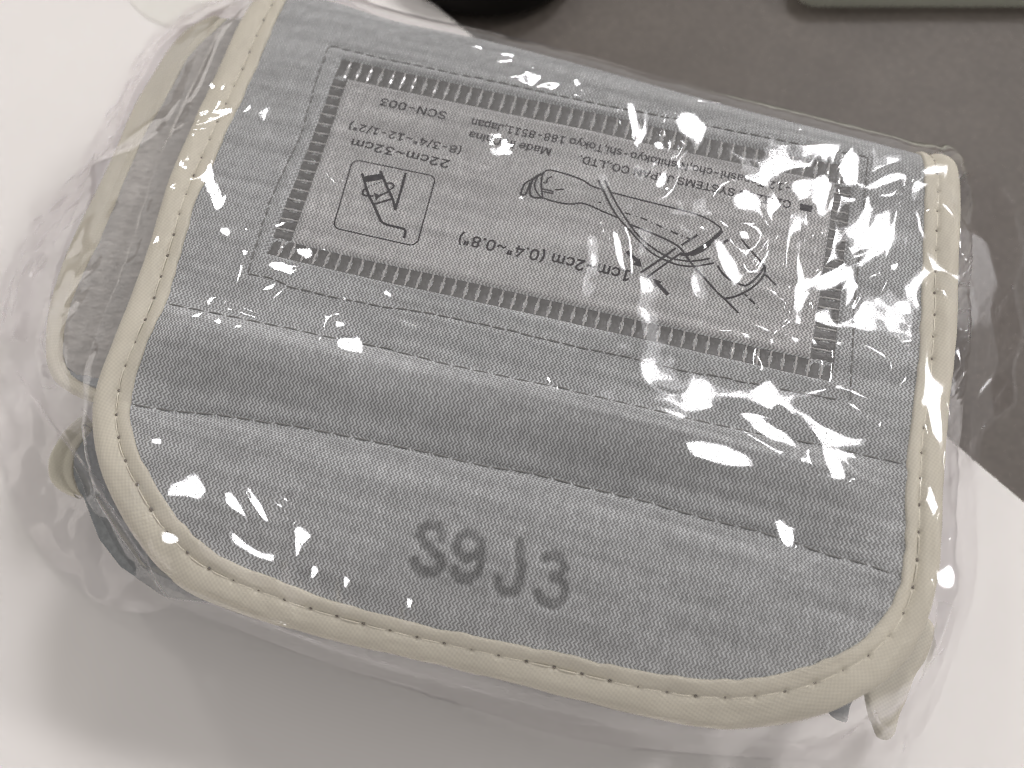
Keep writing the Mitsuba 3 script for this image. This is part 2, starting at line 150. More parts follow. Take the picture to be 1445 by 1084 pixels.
CREASES = [([[-82.7, -7.9], [-77.0, -10.8]], 0.25, 0.45), ([[-78.3, -10.4], [-72.4, -13.7]], 0.2, 0.45), ([[-49.7, -1.8], [-43.3, -6.5]], 0.35, 0.45), ([[-23.6, -34.1], [-18.7, -35.1]], 0.2, 0.45), ([[7.2, -39.9], [9.6, -46.2]], 0.3, 0.45), ([[30.5, -46.0], [32.2, -53.2]], 0.4, 0.45), ([[7.7, -62.7], [9.4, -66.9]], 0.25, 0.6), ([[63.1, -16.1], [66.3, -14.5]], 0.25, 0.45), ([[63.1, -16.1], [62.3, -20.0]], 0.25, 0.45), ([[65.9, -23.4], [67.6, -24.4]], 0.2, 0.45), ([[-17.4, 35.4], [-15.6, 32.0]], 0.4, 0.5), ([[-5.7, 29.7], [-4.2, 28.2]], 0.3, 0.45), ([[19.3, 33.1], [24.2, 33.8]], 0.25, 0.45), ([[37.3, 32.5], [40.4, 30.3]], 0.3, 0.45), ([[14.0, 23.0], [21.8, 30.9]], 0.25, 0.45), ([[35.6, -44.9], [38.1, -44.6]], 0.25, 0.45), ([[-52.8, -38.4], [-46.7, -39.2]], 0.2, 0.45), ([[-26.5, -29.4], [-25.5, -28.1]], 0.35, 0.6), ([[-33.1, -37.1], [-31.8, -37.7]], 0.35, 0.6), ([[-57.2, -68.1], [-54.6, -65.9]], 0.2, 0.45), ([[-17.6, -75.5], [-16.0, -79.4]], 0.4, 0.6), ([[-20.9, -77.4], [-17.5, -80.8]], 0.4, 0.6), ([[-7.9, -77.4], [-6.5, -80.2]], 0.3, 0.5), ([[43.8, -11.6], [48.6, 21.2], [51.2, 28.1]], 0.55, 0.7), ([[48.6, 5.8], [49.5, 19.7]], 0.4, 0.6), ([[43.2, -16.2], [43.4, -7.0]], 0.4, 0.7), ([[30.3, 14.7], [38.9, 3.2], [36.2, -5.0]], 0.5, 0.7), ([[59.0, -4.3], [62.0, 23.1]], 0.5, 0.7), ([[47.1, -7.5], [53.8, 0.7], [58.6, 5.2]], 0.5, 0.7), ([[7.2, 27.6], [8.9, 18.7]], 0.35, 0.7), ([[13.2, 30.4], [13.7, 21.1]], 0.35, 0.7), ([[18.0, 19.5], [15.5, 8.4]], 0.45, 0.7), ([[10.1, -4.8], [13.9, -12.6]], 0.4, 0.8), ([[29.1, -42.0], [35.5, -38.4], [43.5, -38.2], [48.9, -42.5]], 0.5, 0.6), ([[45.5, -34.0], [52.3, -40.5], [56.1, -45.8]], 0.45, 0.6), ([[30.6, -47.4], [37.4, -46.1]], 0.3, 0.5), ([[32.9, -53.1], [49.9, -50.0]], 0.25, 0.6), ([[70.7, -42.4], [70.8, -23.6], [70.3, -10.5]], 0.5, 0.8), ([[73.3, -63.1], [75.3, -52.2], [76.5, -48.3]], 0.5, 0.8)]
POCKETS = [([[28.5, -42.2], [40.1, -34.3], [47.4, -34.1], [54.1, -39.9], [56.2, -45.7], [51.0, -50.0], [37.7, -53.1], [31.5, -53.4]], 1.3, 3.2), ([[-50.9, -73.6], [-46.0, -68.7], [-34.8, -68.0], [-26.8, -71.2], [-25.5, -77.9], [-34.4, -78.4], [-42.2, -77.6]], 1.5, 3.4), ([[47.7, -52.5], [50.6, -51.7], [52.2, -57.4], [50.2, -60.0], [48.3, -58.0]], 0.9, 2.0), ([[-62.5, -24.0], [-57.5, -20.3], [-43.5, -22.1], [-47.1, -27.3], [-57.3, -26.1]], 0.7, 2.0), ([[38.2, 8.0], [45.3, 15.1], [50.5, 6.3], [46.1, -9.4], [41.2, -7.6]], 1.0, 3.0), ([[50.9, 3.1], [56.8, 14.7], [63.0, 19.9], [62.7, 3.1], [57.3, -6.3]], 1.2, 3.0)]
FOLDS = [([[-109.8, 24.2], [-96.3, 7.8], [-83.4, -6.1], [-66.2, -25.0], [-61.4, -31.3], [-61.4, -34.1]], 0.22), ([[-57.8, -35.4], [-45.1, -39.9], [-29.1, -44.9], [-9.0, -50.1], [11.3, -55.9], [27.3, -58.3], [47.1, -59.8], [55.8, -58.0], [57.6, -56.0], [62.8, -52.2]], 0.25), ([[-87.8, -1.9], [-97.1, 8.8], [-103.7, 17.5], [-89.3, 14.6], [-90.8, 27.3]], 0.18), ([[-65.3, -29.0], [-70.5, -21.9], [-91.1, 1.9], [-102.5, 13.7]], 0.16), ([[-101.1, 13.8], [-90.2, 0.9], [-70.8, -21.3]], 0.14), ([[58.2, -55.5], [64.5, -57.5], [70.8, -58.9]], 0.18), ([[55.8, -58.0], [59.0, -55.8], [73.9, -44.0]], 0.16), ([[88.1, 35.4], [107.1, 35.8], [106.2, 24.7], [95.7, 2.9]], 0.18), ([[86.9, 42.7], [105.4, 42.7], [98.4, 13.9], [90.4, -17.4]], 0.16), ([[110.9, 48.0], [108.5, 39.8], [101.5, 18.0]], 0.16), ([[-71.1, -20.0], [-74.9, -8.7], [-80.5, 0.3]], 0.14)]
FACETS = [[38.3, 3.3, 7, 6, 0.0, 0.098, 0.062], [50.1, 2.6, 7, 6, 0.17, 0.135, 0.057], [61.0, 0.5, 6, 6, 0.0, 0.168, 0.048], [43.8, 13.5, 6, 5, 0.0, 0.113, 0.087], [55.4, -8.4, 6, 3.5, -0.17, 0.153, 0.027], [80.7, 29.7, 4, 9, -0.09, 0.216, 0.11], [77.2, 11.9, 3.5, 7, -0.09, 0.211, 0.069], [-54.5, -20.8, 9, 4.5, 0.38, -0.386, -0.14], [-43.4, -30.0, 11, 4, -0.38, -0.342, -0.165], [-34.7, -28.9, 3.2, 8, -0.09, -0.313, -0.159], [-46.1, -23.6, 7, 2, -0.87, -0.354, -0.146], [-42.5, -23.6, 6, 1.6, -1.05, -0.342, -0.145], [44.3, -30.1, 2.6, 5, 0.17, -0.037, -0.167], [34.3, -16.5, 8, 4, -0.17, -0.074, -0.121], [43.1, -12.3, 8, 3, -0.61, -0.046, -0.113], [52.8, -19.1, 2.6, 5, 0.35, -0.012, -0.136], [24.0, 57.1, 2.2, 7, 0.17, -0.138, 0.06], [35.2, 56.2, 4, 6, 0.17, -0.102, 0.055], [28.8, 50.3, 2, 2.4, 0.17, -0.12, 0.045], [29.1, 42.2, 1.9, 4.5, -0.44, -0.115, 0.027], [44.6, 36.3, 5, 4.5, 0.0, -0.063, 0.009], [39.4, 23.4, 3, 8, 0.26, -0.073, -0.018], [43.4, 28.6, 2.4, 2.4, 0.0, -0.063, -0.008], [68.2, 28.2, 9, 7.5, 0.87, 0.014, -0.021], [56.4, 39.6, 5, 4, 0.52, -0.028, 0.011], [59.1, 38.0, 2.2, 9, -0.21, -0.019, 0.006], [52.3, 17.3, 2.2, 12, -0.14, -0.029, -0.039], [58.5, 18.8, 8, 3, 0.56, -0.01, -0.038], [61.3, 15.8, 1.7, 5, -0.44, -0.0, -0.047], [65.0, 45.6, 1.8, 4, -0.26, -0.006, 0.019], [67.4, 35.5, 1.5, 6, -0.26, 0.007, -0.004], [72.7, 42.2, 6, 2.4, 0.44, 0.019, 0.007], [66.2, 44.7, 2.5, 6, -0.35, -0.001, 0.017], [-53.3, 28.9, 2.2, 2.0, 0.0, -0.388, -0.008], [-38.2, 23.9, 3, 2, 0.0, -0.336, -0.014], [-30.7, 8.2, 1.5, 1.5, 0.0, -0.307, -0.051], [-22.5, 15.0, 1.5, 1.2, 0.0, -0.28, -0.032], [-57.7, -28.8, 3, 3, 0.0, -0.392, -0.168], [-32.9, -33.7, 1.5, 3.5, 0.0, -0.305, -0.173], [-27.5, -35.5, 1.6, 3.5, 0.0, -0.286, -0.177], [-17.0, -38.8, 1.3, 3, 0.0, -0.247, -0.186], [-61.1, -12.4, 1.4, 1.4, 0.0, -0.407, -0.121], [19.6, 25.0, 2.2, 6, 0.09, -0.139, -0.008], [12.9, 66.7, 1.3, 2, 0.0, -0.178, 0.079], [72.2, -8.1, 2.2, 16, -0.1, 0.043, -0.117], [69.5, -37.3, 2.5, 4.5, -0.35, 0.043, -0.202], [68.8, -24.6, 1.6, 6, -0.09, 0.039, -0.162], [-28.5, 3.9, 4, 3, 0.0, -0.299, -0.062]]
CORNER_OUT = [[-112.3, 26.2, 5.0], [-112.2, 12.1, 2.0], [-105.7, -5.0, 1.5], [-95.2, -18.9, 1.5], [-80.6, -29.6, 3.0], [-64.0, -33.3, 16.0]]
CORNER_IN = [[-109.6, 24.6, 8.0], [-97.6, 9.3, 12.0], [-86.8, -3.4, 15.0], [-75.7, -17.2, 18.0], [-68.2, -26.2, 20.0], [-61.9, -33.9, 21.0]]
CRUMPLE = [[-53.1, 109.8, 34, 9], [-62.1, 101.9, 34, 9], [-70.7, 97.8, 33, 7.5], [-78.2, 91.9, 32, 7], [-82.0, 83.3, 31, 7.5], [-85.2, 75.0, 30, 7], [-88.2, 64.9, 29, 7], [-91.3, 56.9, 27, 7], [-97.3, 50.6, 24, 8], [-103.2, 45.1, 20, 9], [-107.2, 38.3, 15, 9], [-109.3, 27.0, 10, 8]]

# ------------------------------------------------------------------ helpers
def bsdf(key, d):
    scene[key] = d


def put(key, mesh, mat, label=None, cat=None, group=None, kind=None, **kw):
    """one entry of the scene; a key that is taken gets _001, _002, ..."""
    k, i = key, 0
    while k in scene:
        i += 1
        k = f'{key}_{i:03d}'
    scene[k] = ply(mesh, mat, **kw)
    d = {n: v for n, v in (('label', label), ('category', cat), ('group', group), ('kind', kind)) if v}
    if d:
        labels[k] = d
    return k


def grid_faces(m, n):
    i, j = np.meshgrid(np.arange(m - 1), np.arange(n - 1), indexing='ij')
    a = i * n + j
    return np.stack([a, a + n, a + n + 1, a + 1], -1).reshape(-1, 4)


def tris(q):
    return np.vstack([q[:, [0, 1, 2]], q[:, [0, 2, 3]]])


def resample(P, step):
    P = np.asarray(P, float)
    d = np.r_[0, np.cumsum(np.linalg.norm(np.diff(P, axis=0), axis=1))]
    t = np.linspace(0, d[-1], max(2, int(round(d[-1] / step)) + 1))
    return np.stack([np.interp(t, d, P[:, k]) for k in range(P.shape[1])], -1)


def curve(P, step):
    """a smooth curve through the points"""
    from scipy.interpolate import PchipInterpolator
    P = np.asarray(P, float)
    d = np.r_[0, np.cumsum(np.linalg.norm(np.diff(P, axis=0), axis=1))]
    t = np.linspace(0, d[-1], max(3, int(round(d[-1] / step)) + 1))
    return PchipInterpolator(d, P)(t)


def tube(P, r, sides=6):
    """a thin closed tube along P (metres); r may vary along it"""
    P = np.asarray(P, float)
    r = np.broadcast_to(r, len(P))
    t = np.gradient(P, axis=0)
    t /= np.linalg.norm(t, axis=1, keepdims=True) + 1e-15
    a = np.cross(t, [0.02, 0.03, 1.0])
    a /= np.linalg.norm(a, axis=1, keepdims=True) + 1e-15
    b = np.cross(t, a)
    g = np.arange(sides) * 2 * np.pi / sides
    v = P[:, None] + r[:, None, None] * (np.cos(g)[None, :, None] * a[:, None] + np.sin(g)[None, :, None] * b[:, None])
    f = []
    for i in range(len(P) - 1):
        for j in range(sides):
            k = (j + 1) % sides
            f.append([i * sides + j, i * sides + k, (i + 1) * sides + k, (i + 1) * sides + j])
    v = np.vstack([v.reshape(-1, 3), P[:1], P[-1:]])
    f = list(tris(np.array(f)))
    m = len(v)
    for j in range(sides):
        k = (j + 1) % sides
        f.append([m - 2, k, j])
        f.append([m - 1, (len(P) - 1) * sides + j, (len(P) - 1) * sides + k])
    return trimesh.Trimesh(v, np.array(f), process=False)


CUFF = 'blood_pressure_cuff'
BAG = 'plastic_bag'

# ------------------------------------------------------------------ materials


def zig(uv):
    """knitted zigzag ribs: 0 in the furrow, 1 on the yarn; uv in mm"""
    w = 0.05 * (fbm(uv.x * 0.35, uv.y * 0.35, 3.0, 2) - 0.5)
    y = uv.y / 0.98 + 4 * w
    tri = dr.abs(y - dr.floor(y) - 0.5) * 2
    x = (uv.x + 0.46 * tri + 8 * w) / 0.68
    return 0.5 + 0.5 * dr.cos(2 * math.pi * x), y


def fabric_bump(p, n, uv):
    a, y = zig(uv)
    return a * (0.75 + 0.5 * noise(uv.x * 1.3, uv.y * 1.1, 5.0)) + 0.5 * noise(uv.x * 5, uv.y * 5, 1.0)


def fabric_col(p, n, uv):
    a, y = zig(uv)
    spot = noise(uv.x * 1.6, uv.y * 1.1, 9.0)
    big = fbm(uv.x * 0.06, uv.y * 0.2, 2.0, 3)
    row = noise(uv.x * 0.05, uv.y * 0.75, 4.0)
    v = 0.615 * (0.84 + 0.32 * row) * (0.42 + 0.67 * a) * (0.88 + 0.24 * spot) * (0.92 + 0.16 * big)  # furrows darkened in the colour, painted shade between the ribs
    k = mi.Float(9)
    for (ax, ay), (bx, by) in zip(QIN, QIN[1:] + QIN[:1]):
        ln = math.hypot(bx - ax, by - ay)
        k = dr.minimum(k, ((uv.x - ax) * (by - ay) - (uv.y - ay) * (bx - ax)) / ln)
    k = smoothstep(-0.2, 0.2, k)                          # the label is a paler, slightly warmer cloth
    v = v * (1 + 0.09 * k)
    return mi.Color3f(v * (0.958 + 0.025 * k), v * 0.985, v * (0.99 - 0.012 * k))


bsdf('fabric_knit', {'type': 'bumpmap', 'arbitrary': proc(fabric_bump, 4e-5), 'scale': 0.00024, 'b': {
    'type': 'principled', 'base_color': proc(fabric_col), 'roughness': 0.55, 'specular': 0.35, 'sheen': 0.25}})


def weave(uv):
    x, y = uv.x / 0.62, uv.y / 0.62
    return 0.5 + 0.25 * dr.sin(2 * math.pi * (x + 0.5 * y)) * 1.0 + 0.25 * dr.sin(2 * math.pi * (y - 0.5 * x))


def tape_bump(p, n, uv):
    return weave(uv) + 0.5 * noise(uv.x * 4, uv.y * 4) + 1.6 * fbm(uv.x * 0.5, uv.y * 0.5, 4.0, 2)


def tape_col(p, n, uv):
    v = (0.9 + 0.12 * weave(uv)) * (0.93 + 0.14 * fbm(uv.x * 0.12, uv.y * 0.4, 7.0, 3))
    return mi.Color3f(0.60, 0.565, 0.465) * v


bsdf('binding_tape', {'type': 'twosided', 'b': {'type': 'bumpmap', 'arbitrary': proc(tape_bump, 4e-5), 'scale': 0.00007, 'b': {
    'type': 'principled', 'base_color': proc(tape_col), 'roughness': 0.5, 'specular': 0.4, 'sheen': 0.3}}})


def fuzz_bump(p, n, uv):
    return fbm(p.x * 2600, p.y * 2600, p.z * 900, 3) + 0.8 * noise(p.x * 700, p.y * 1500, 2.0)


def fuzz_col(p, n, uv):
    v = 0.41 * (0.75 + 0.5 * fbm(p.x * 500, p.y * 1100, p.z * 400, 4)) * (0.85 + 0.3 * fbm(p.x * 90, p.y * 140, 1.0, 2))
    return mi.Color3f(v * 1.02, v * 0.985, v * 0.935)


bsdf('loop_fabric', {'type': 'twosided', 'b': {'type': 'bumpmap', 'arbitrary': proc(fuzz_bump, 8e-5), 'scale': 0.0003, 'b': {
    'type': 'principled', 'base_color': proc(fuzz_col), 'roughness': 0.9, 'specular': 0.1, 'sheen': 0.6}}})


def slate_col(p, n, uv):
    v = 0.31 * (0.8 + 0.4 * fbm(p.x * 1500, p.y * 1500, p.z * 1500, 3))
    return mi.Color3f(v * 0.96, v, v * 1.02)


bsdf('slate_fabric', {'type': 'twosided', 'b': {'type': 'principled', 'base_color': proc(slate_col), 'roughness': 0.8, 'specular': 0.2, 'sheen': 0.3}})


def pad_col(p, n, uv):
    v = 0.10 * (0.8 + 0.4 * fbm(p.x * 1800, p.y * 1800, 3.0, 3))
    return mi.Color3f(v * 1.0, v * 0.99, v * 0.97)


def pad_bump(p, n, uv):
    return fbm(p.x * 2400, p.y * 2400, 1.0, 2)


bsdf('weld_pad', {'type': 'bumpmap', 'arbitrary': proc(pad_bump, 6e-5), 'scale': 0.00012, 'b': {
    'type': 'principled', 'base_color': proc(pad_col), 'roughness': 0.42, 'specular': 0.35}})
bsdf('weld_bead', {'type': 'principled', 'base_color': {'type': 'rgb', 'value': [0.45, 0.445, 0.435]}, 'roughness': 0.10, 'specular': 1.0})
bsdf('ink', {'type': 'principled', 'base_color': {'type': 'rgb', 'value': [0.018, 0.016, 0.02]}, 'roughness': 0.6, 'specular': 0.3})
bsdf('thread_beige', {'type': 'principled', 'base_color': {'type': 'rgb', 'value': [0.72, 0.68, 0.57]}, 'roughness': 0.35, 'specular': 0.5})
bsdf('thread_dark', {'type': 'principled', 'base_color': {'type': 'rgb', 'value': [0.20, 0.17, 0.14]}, 'roughness': 0.7})
bsdf('thread_grey', {'type': 'principled', 'base_color': {'type': 'rgb', 'value': [0.19, 0.19, 0.185]}, 'roughness': 0.45})
bsdf('film', {'type': 'thindielectric', 'int_ior': 1.5, 'specular_transmittance': {'type': 'rgb', 'value': [0.975, 0.966, 0.97]}})


def stamp_ink(uv):
    """faded ink of the date stamp: 1 on the strokes, soft at their edges"""
    d = mi.Float(99)
    for line in STAMP:
        for (ax, ay), (bx, by) in zip(line[:-1], line[1:]):
            ex, ey = bx - ax, by - ay
            t = dr.clip(((uv.x - ax) * ex + (uv.y - ay) * ey) / (ex * ex + ey * ey), 0, 1)
            d = dr.minimum(d, dr.square(uv.x - ax - t * ex) + dr.square(uv.y - ay - t * ey))
    d = dr.sqrt(d) + 0.5 * (fbm(uv.x * 1.2, uv.y * 1.2, 3.0, 2) - 0.5)
    return 1 - smoothstep(0.35, 1.25, d)


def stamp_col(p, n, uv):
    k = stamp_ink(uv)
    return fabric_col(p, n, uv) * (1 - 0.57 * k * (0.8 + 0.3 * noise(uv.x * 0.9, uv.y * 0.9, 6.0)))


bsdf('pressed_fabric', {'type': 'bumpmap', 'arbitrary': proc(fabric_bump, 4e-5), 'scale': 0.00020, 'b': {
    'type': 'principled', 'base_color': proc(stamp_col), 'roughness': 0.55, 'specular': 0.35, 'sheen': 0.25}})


def board_col(p, n, uv):
    v = 0.80 * (0.985 + 0.03 * fbm(p.x * 25, p.y * 25, 0.0, 3))
    return mi.Color3f(v, v * 0.962, v * 0.935)


bsdf('white_laminate', {'type': 'principled', 'base_color': proc(board_col), 'roughness': 0.55, 'specular': 0.3})


def stone_col(p, n, uv):
    a = fbm(p.x * 60, p.y * 60, 1.0, 4)
    b = noise(p.x * 900, p.y * 900, 2.0)
    c = noise(p.x * 1700, p.y * 1700, 6.0)
    v = 0.094 * (0.90 + 0.2 * a) * (0.92 + 0.16 * b) + 0.03 * smoothstep(0.84, 0.97, c)
    return mi.Color3f(v * 1.13, v * 0.96, v * 0.83)


bsdf('brown_stone', {'type': 'principled', 'base_color': proc(stone_col), 'roughness': 0.5, 'specular': 0.3})
bsdf('black_plastic', {'type': 'principled', 'base_color': {'type': 'rgb', 'value': [0.012, 0.011, 0.010]}, 'roughness': 0.9, 'specular': 0.05})
bsdf('pale_plastic', {'type': 'principled', 'base_color': {'type': 'rgb', 'value': [0.42, 0.43, 0.36]}, 'roughness': 0.45})
bsdf('shadow_cream', {'type': 'principled', 'base_color': {'type': 'rgb', 'value': [0.755, 0.735, 0.69]}, 'roughness': 0.8, 'specular': 0.1})  # pale tone standing in for a soft shadow on the board


# ------------------------------------------------------------------ the setting: grey-brown table top, white board on it, things behind
def slab(poly, z0, z1, r=0.0008):
    """a plate with softened upper edges"""
    g = sg.Polygon(poly)
    parts = [trimesh.creation.extrude_polygon(g, z1 - z0 - r).apply_translation([0, 0, z0]),
             trimesh.creation.extrude_polygon(g.buffer(-r * 0.3), r * 0.7).apply_translation([0, 0, z1 - r]),
             trimesh.creation.extrude_polygon(g.buffer(-r), r * 0.3).apply_translation([0, 0, z1 - r * 0.3])]
    return trimesh.util.concatenate(parts)


put('table_top', trimesh.creation.box((2.4, 2.4, 0.03)).apply_translation([0, 0, -0.0195]), 'brown_stone', kind='structure')
E1, E2 = np.array([-0.013, 0.129]), np.array([0.108, -0.006])
ed = (E2 - E1) / np.linalg.norm(E2 - E1)
far = E1 - ed * 0.06
nl = np.array([-ed[1], ed[0]])                           # away from the board
put('white_board', slab([E1 - ed * 0.28, E2 + ed * 0.35, E2 + ed * 0.35 - nl * 0.55, E1 - ed * 0.28 - nl * 0.55], -0.0045, 0.0), 'white_laminate',
    'large smooth white board lying on the grey-brown table under the bagged cuff', 'board')


def disc(c, r, z0, z1, n=96, e=0.002):
    pts = [[0, z0], [r - e, z0], [r, z0 + e * 0.6], [r, z1 - e], [r - e * 0.3, z1 - e * 0.3], [r - e, z1], [0, z1]]
    return trimesh.creation.revolve(np.array(pts), sections=n).apply_translation([c[0], c[1], 0])


put('black_disc', disc((-0.007, 0.1625), 0.0285, -0.0045, 0.012, e=0.006), 'black_plastic', 'thick black disc cut off by the top edge behind the bag', 'disc')
tray = sg.box(0.079, 0.1415, 0.26, 0.24).buffer(-0.006).buffer(0.006)
put('tray', slab(list(tray.exterior.coords), -0.0045, 0.006, 0.0025), 'pale_plastic', 'pale grey-green rounded tray on the dark table at the top right', 'tray')
put('faint_shadow', disc((-0.085, 0.151), 0.023, 0.0001, 0.0003, e=0.0001), 'shadow_cream', 'faint round shadow put in as a cream card on the white board at the top left', 'shadow_disc')  # thin disc added in place of a soft round shadow

# ------------------------------------------------------------------ outer flap of the cuff: knitted grey fabric
BIND = np.array(BIND)
MIDLINE = 0.62 * BIND[:, :2] + 0.38 * BIND[:, 2:]
flap_poly = sg.Polygon(MIDLINE).buffer(0)
stamp = [np.array(a) for a in STAMP]
sew = {'top': SEW_TOP, 'right': SEW_RIGHT, 'bottom': SEW_BOTTOM, 'left': SEW_LEFT}
seams = [np.array(SEAM_ONE), np.array(SEAM_TWO)]
QO, QI = np.array(QOUT), np.array(QIN)


def stamp_dist(u, v):
    d = np.full(np.shape(u), 99.0)
    for a in stamp:
        d = np.minimum(d, seg_dist(u, v, curve(a, 0.5)))
    return d


def relief(u, v):
    """dents in the fabric: weld band, seams, sewing lines, stamp (mm)"""
    band = np.minimum(quad_in(u, v, QO), -quad_in(u, v, QI))
    h = -0.42 * ss(-0.35, 0.35, band)
    h = h + 0.35 * np.exp(-((band + 1.0) / 0.8) ** 2)
    for L in seams:
        d = seg_dist(u, v, L)
        h = h - 0.34 * np.exp(-(d / 0.55) ** 2) + 0.12 * np.exp(-((d - 1.6) / 0.9) ** 2)
    for L in sew.values():
        d = seg_dist(u, v, np.array(L))
        h = h - 0.22 * np.exp(-(d / 0.5) ** 2) + 0.07 * np.exp(-((d - 1.5) / 0.8) ** 2)
    d = stamp_dist(u, v)
    h = h - 0.16 * (1 - ss(0.4, 1.4, d)) + 0.08 * np.exp(-((d - 1.8) / 0.5) ** 2)
    return h


def relief_near(u, v):
    near = (v < 34) & (v > -90)
    h = np.zeros(np.shape(u))
    h[near] = relief(u[near], v[near])
    return h


U, S = np.meshgrid(np.arange(-82, 80.01, 0.45), np.arange(-92, 74, 0.45), indexing='ij')
P = surf(U, S, relief_near(U, S))
inside = shapely.contains_xy(flap_poly, U, S)
q = grid_faces(*U.shape)
q = q[inside.reshape(-1)[q].all(1)]
used, inv = np.unique(q, return_inverse=True)
FLAP_V = P.reshape(-1, 3)[used]
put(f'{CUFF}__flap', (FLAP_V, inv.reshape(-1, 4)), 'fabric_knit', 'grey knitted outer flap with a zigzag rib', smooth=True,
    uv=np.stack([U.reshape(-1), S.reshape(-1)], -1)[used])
labels[CUFF] = {'label': 'folded grey cuff edged in beige tape, sealed in a clear plastic bag', 'category': 'blood pressure cuff'}

# binding tape round the flap
PROFILE = np.array([(0.03, -0.3), (0.0, -0.05), (0.0, 0.22), (0.02, 0.45), (0.07, 0.60), (0.15, 0.64), (0.24, 0.58), (0.31, 0.46), (0.36, 0.40), (0.41, 0.48), (0.47, 0.68), (0.55, 0.90), (0.65, 1.05),
                    (0.75, 1.08), (0.84, 0.95), (0.92, 0.66), (0.97, 0.28), (1.0, -0.2), (1.0, -0.8), (0.97, -1.3), (0.9, -1.7), (0.75, -1.9), (0.5, -1.9)])
from scipy.interpolate import CubicSpline


def dense(A, step):
    d = np.r_[0, np.cumsum(np.linalg.norm(np.diff((A[:, :2] + A[:, 2:]) / 2, axis=0), axis=1))]
    t = np.arange(0, d[-1], step)
    return CubicSpline(d, A)(t), t


rows, arc = dense(BIND, 0.4)
w = np.interp(np.linspace(0, 1, 40), np.linspace(0, 1, len(PROFILE)), PROFILE[:, 0])
o = np.interp(np.linspace(0, 1, 40), np.linspace(0, 1, len(PROFILE)), PROFILE[:, 1])
PITCH = 4.7
ph = (arc / PITCH) % 1.0
hole = np.exp(-(np.minimum(ph, 1 - ph) * PITCH / 0.38) ** 2)
jit = meshkit.noise(np.stack([arc / 2.1, arc * 0, arc * 0], -1), 4) - 0.5
I3, O3 = rows[:, :2], rows[:, 2:]
UV = I3[:, None] * (1 - w)[None, :, None] + O3[:, None] * w[None, :, None]
across = (O3 - I3) / np.linalg.norm(O3 - I3, axis=1, keepdims=True)
UV = UV + (across * jit[:, None])[:, None] * (0.35 * np.exp(-(w / 0.1) ** 2))[None, :, None]
wob = meshkit.fbm(np.stack([arc[:, None] / 7 + 0 * w, 3 * w + 0 * arc[:, None], 0 * w + 0 * arc[:, None]], -1), 2, 8) - 0.5
OFF = o[None] + (0.5 * wob) * (o > 0) - 0.38 * hole[:, None] * np.exp(-((w - 0.36) / 0.065) ** 2)[None] * (o > 0) - 0.12 * np.exp(-((w - 0.36) / 0.05) ** 2)[None] * (o > 0)
P = surf(UV[..., 0], UV[..., 1], OFF)
BIND_V = P.reshape(-1, 3)
wid = np.linalg.norm(O3 - I3, axis=1)
put(f'{CUFF}__binding', (BIND_V, grid_faces(*P.shape[:2])[:, ::-1]), 'binding_tape', 'cream woven tape sewn round the edge of the flap', smooth=True,
    uv=np.stack([np.repeat(arc, len(w)), (wid[:, None] * np.cumsum(np.hypot(np.diff(w, prepend=w[0]) * 6, np.diff(o, prepend=o[0])))[None] / 6).reshape(-1)], -1))

# its stitches: a thread from hole to hole, the dark bobbin thread showing in each hole
kk = np.arange(1, int(arc[-1] / PITCH) - 1)
for k in kk:
    t = np.linspace((k + 0.07) * PITCH, (k + 0.93) * PITCH, 7)
    r = np.stack([np.interp(t, arc, rows[:, i]) for i in range(4)], -1)
    c = r[:, :2] * 0.64 + r[:, 2:] * 0.36
    if c[:, 1].max() > 46:
        continue
    x = np.linspace(-1, 1, 7)
    pts = surf(c[:, 0], c[:, 1], 0.40 - 0.45 * x ** 6)
    put(f'{CUFF}__binding__stitch', tube(pts, 0.00013 * (1 - 0.3 * x ** 6), 5), 'thread_beige', smooth=True)
    t = np.array([k * PITCH - 0.2, k * PITCH, k * PITCH + 0.2])
    r = np.stack([np.interp(t, arc, rows[:, i]) for i in range(4)], -1)
    c = r[:, :2] * 0.64 + r[:, 2:] * 0.36
    put(f'{CUFF}__binding__bobbin_knot', tube(surf(c[:, 0], c[:, 1], np.array([0.0, 0.14, 0.0]) + 0.1 * (k % 3 == 0)), 0.00013 + 0.00006 * rng.random(), 6), 'thread_dark', smooth=True)

# sewing lines and seams on the fabric, stitch by stitch
def sew_line(pts, key, pitch, r, off, mat):
    L = resample(pts, 0.25)
    n = int(len(L) * 0.25 / pitch)
    for i in range(n):
        a, b = (i + 0.06) * pitch, (i + 0.94) * pitch
        idx = np.linspace(a, b, 6) / 0.25
        c = np.stack([np.interp(idx, np.arange(len(L)), L[:, j]) for j in (0, 1)], -1)
        x = np.linspace(-1, 1, 6)
        c = c + rng.normal(0, 0.05, 2)
        put(key, tube(surf(c[:, 0], c[:, 1], off + 0.02 - 0.28 * x ** 4), r * (1 - 0.3 * x ** 4), 5), mat, smooth=True)


for nme, L in sew.items():
    sew_line(L, f'{CUFF}__flap__label_stitch', 2.6, 0.00016, -0.02, 'thread_grey')
for L in seams:
    sew_line(L, f'{CUFF}__flap__seam_stitch', 3.6, 0.00017, -0.16, 'thread_grey')

# the date stamp pressed into the front of the flap
line = shapely.union_all([sg.LineString(a).buffer(1.7) for a in stamp]).simplify(0.05)


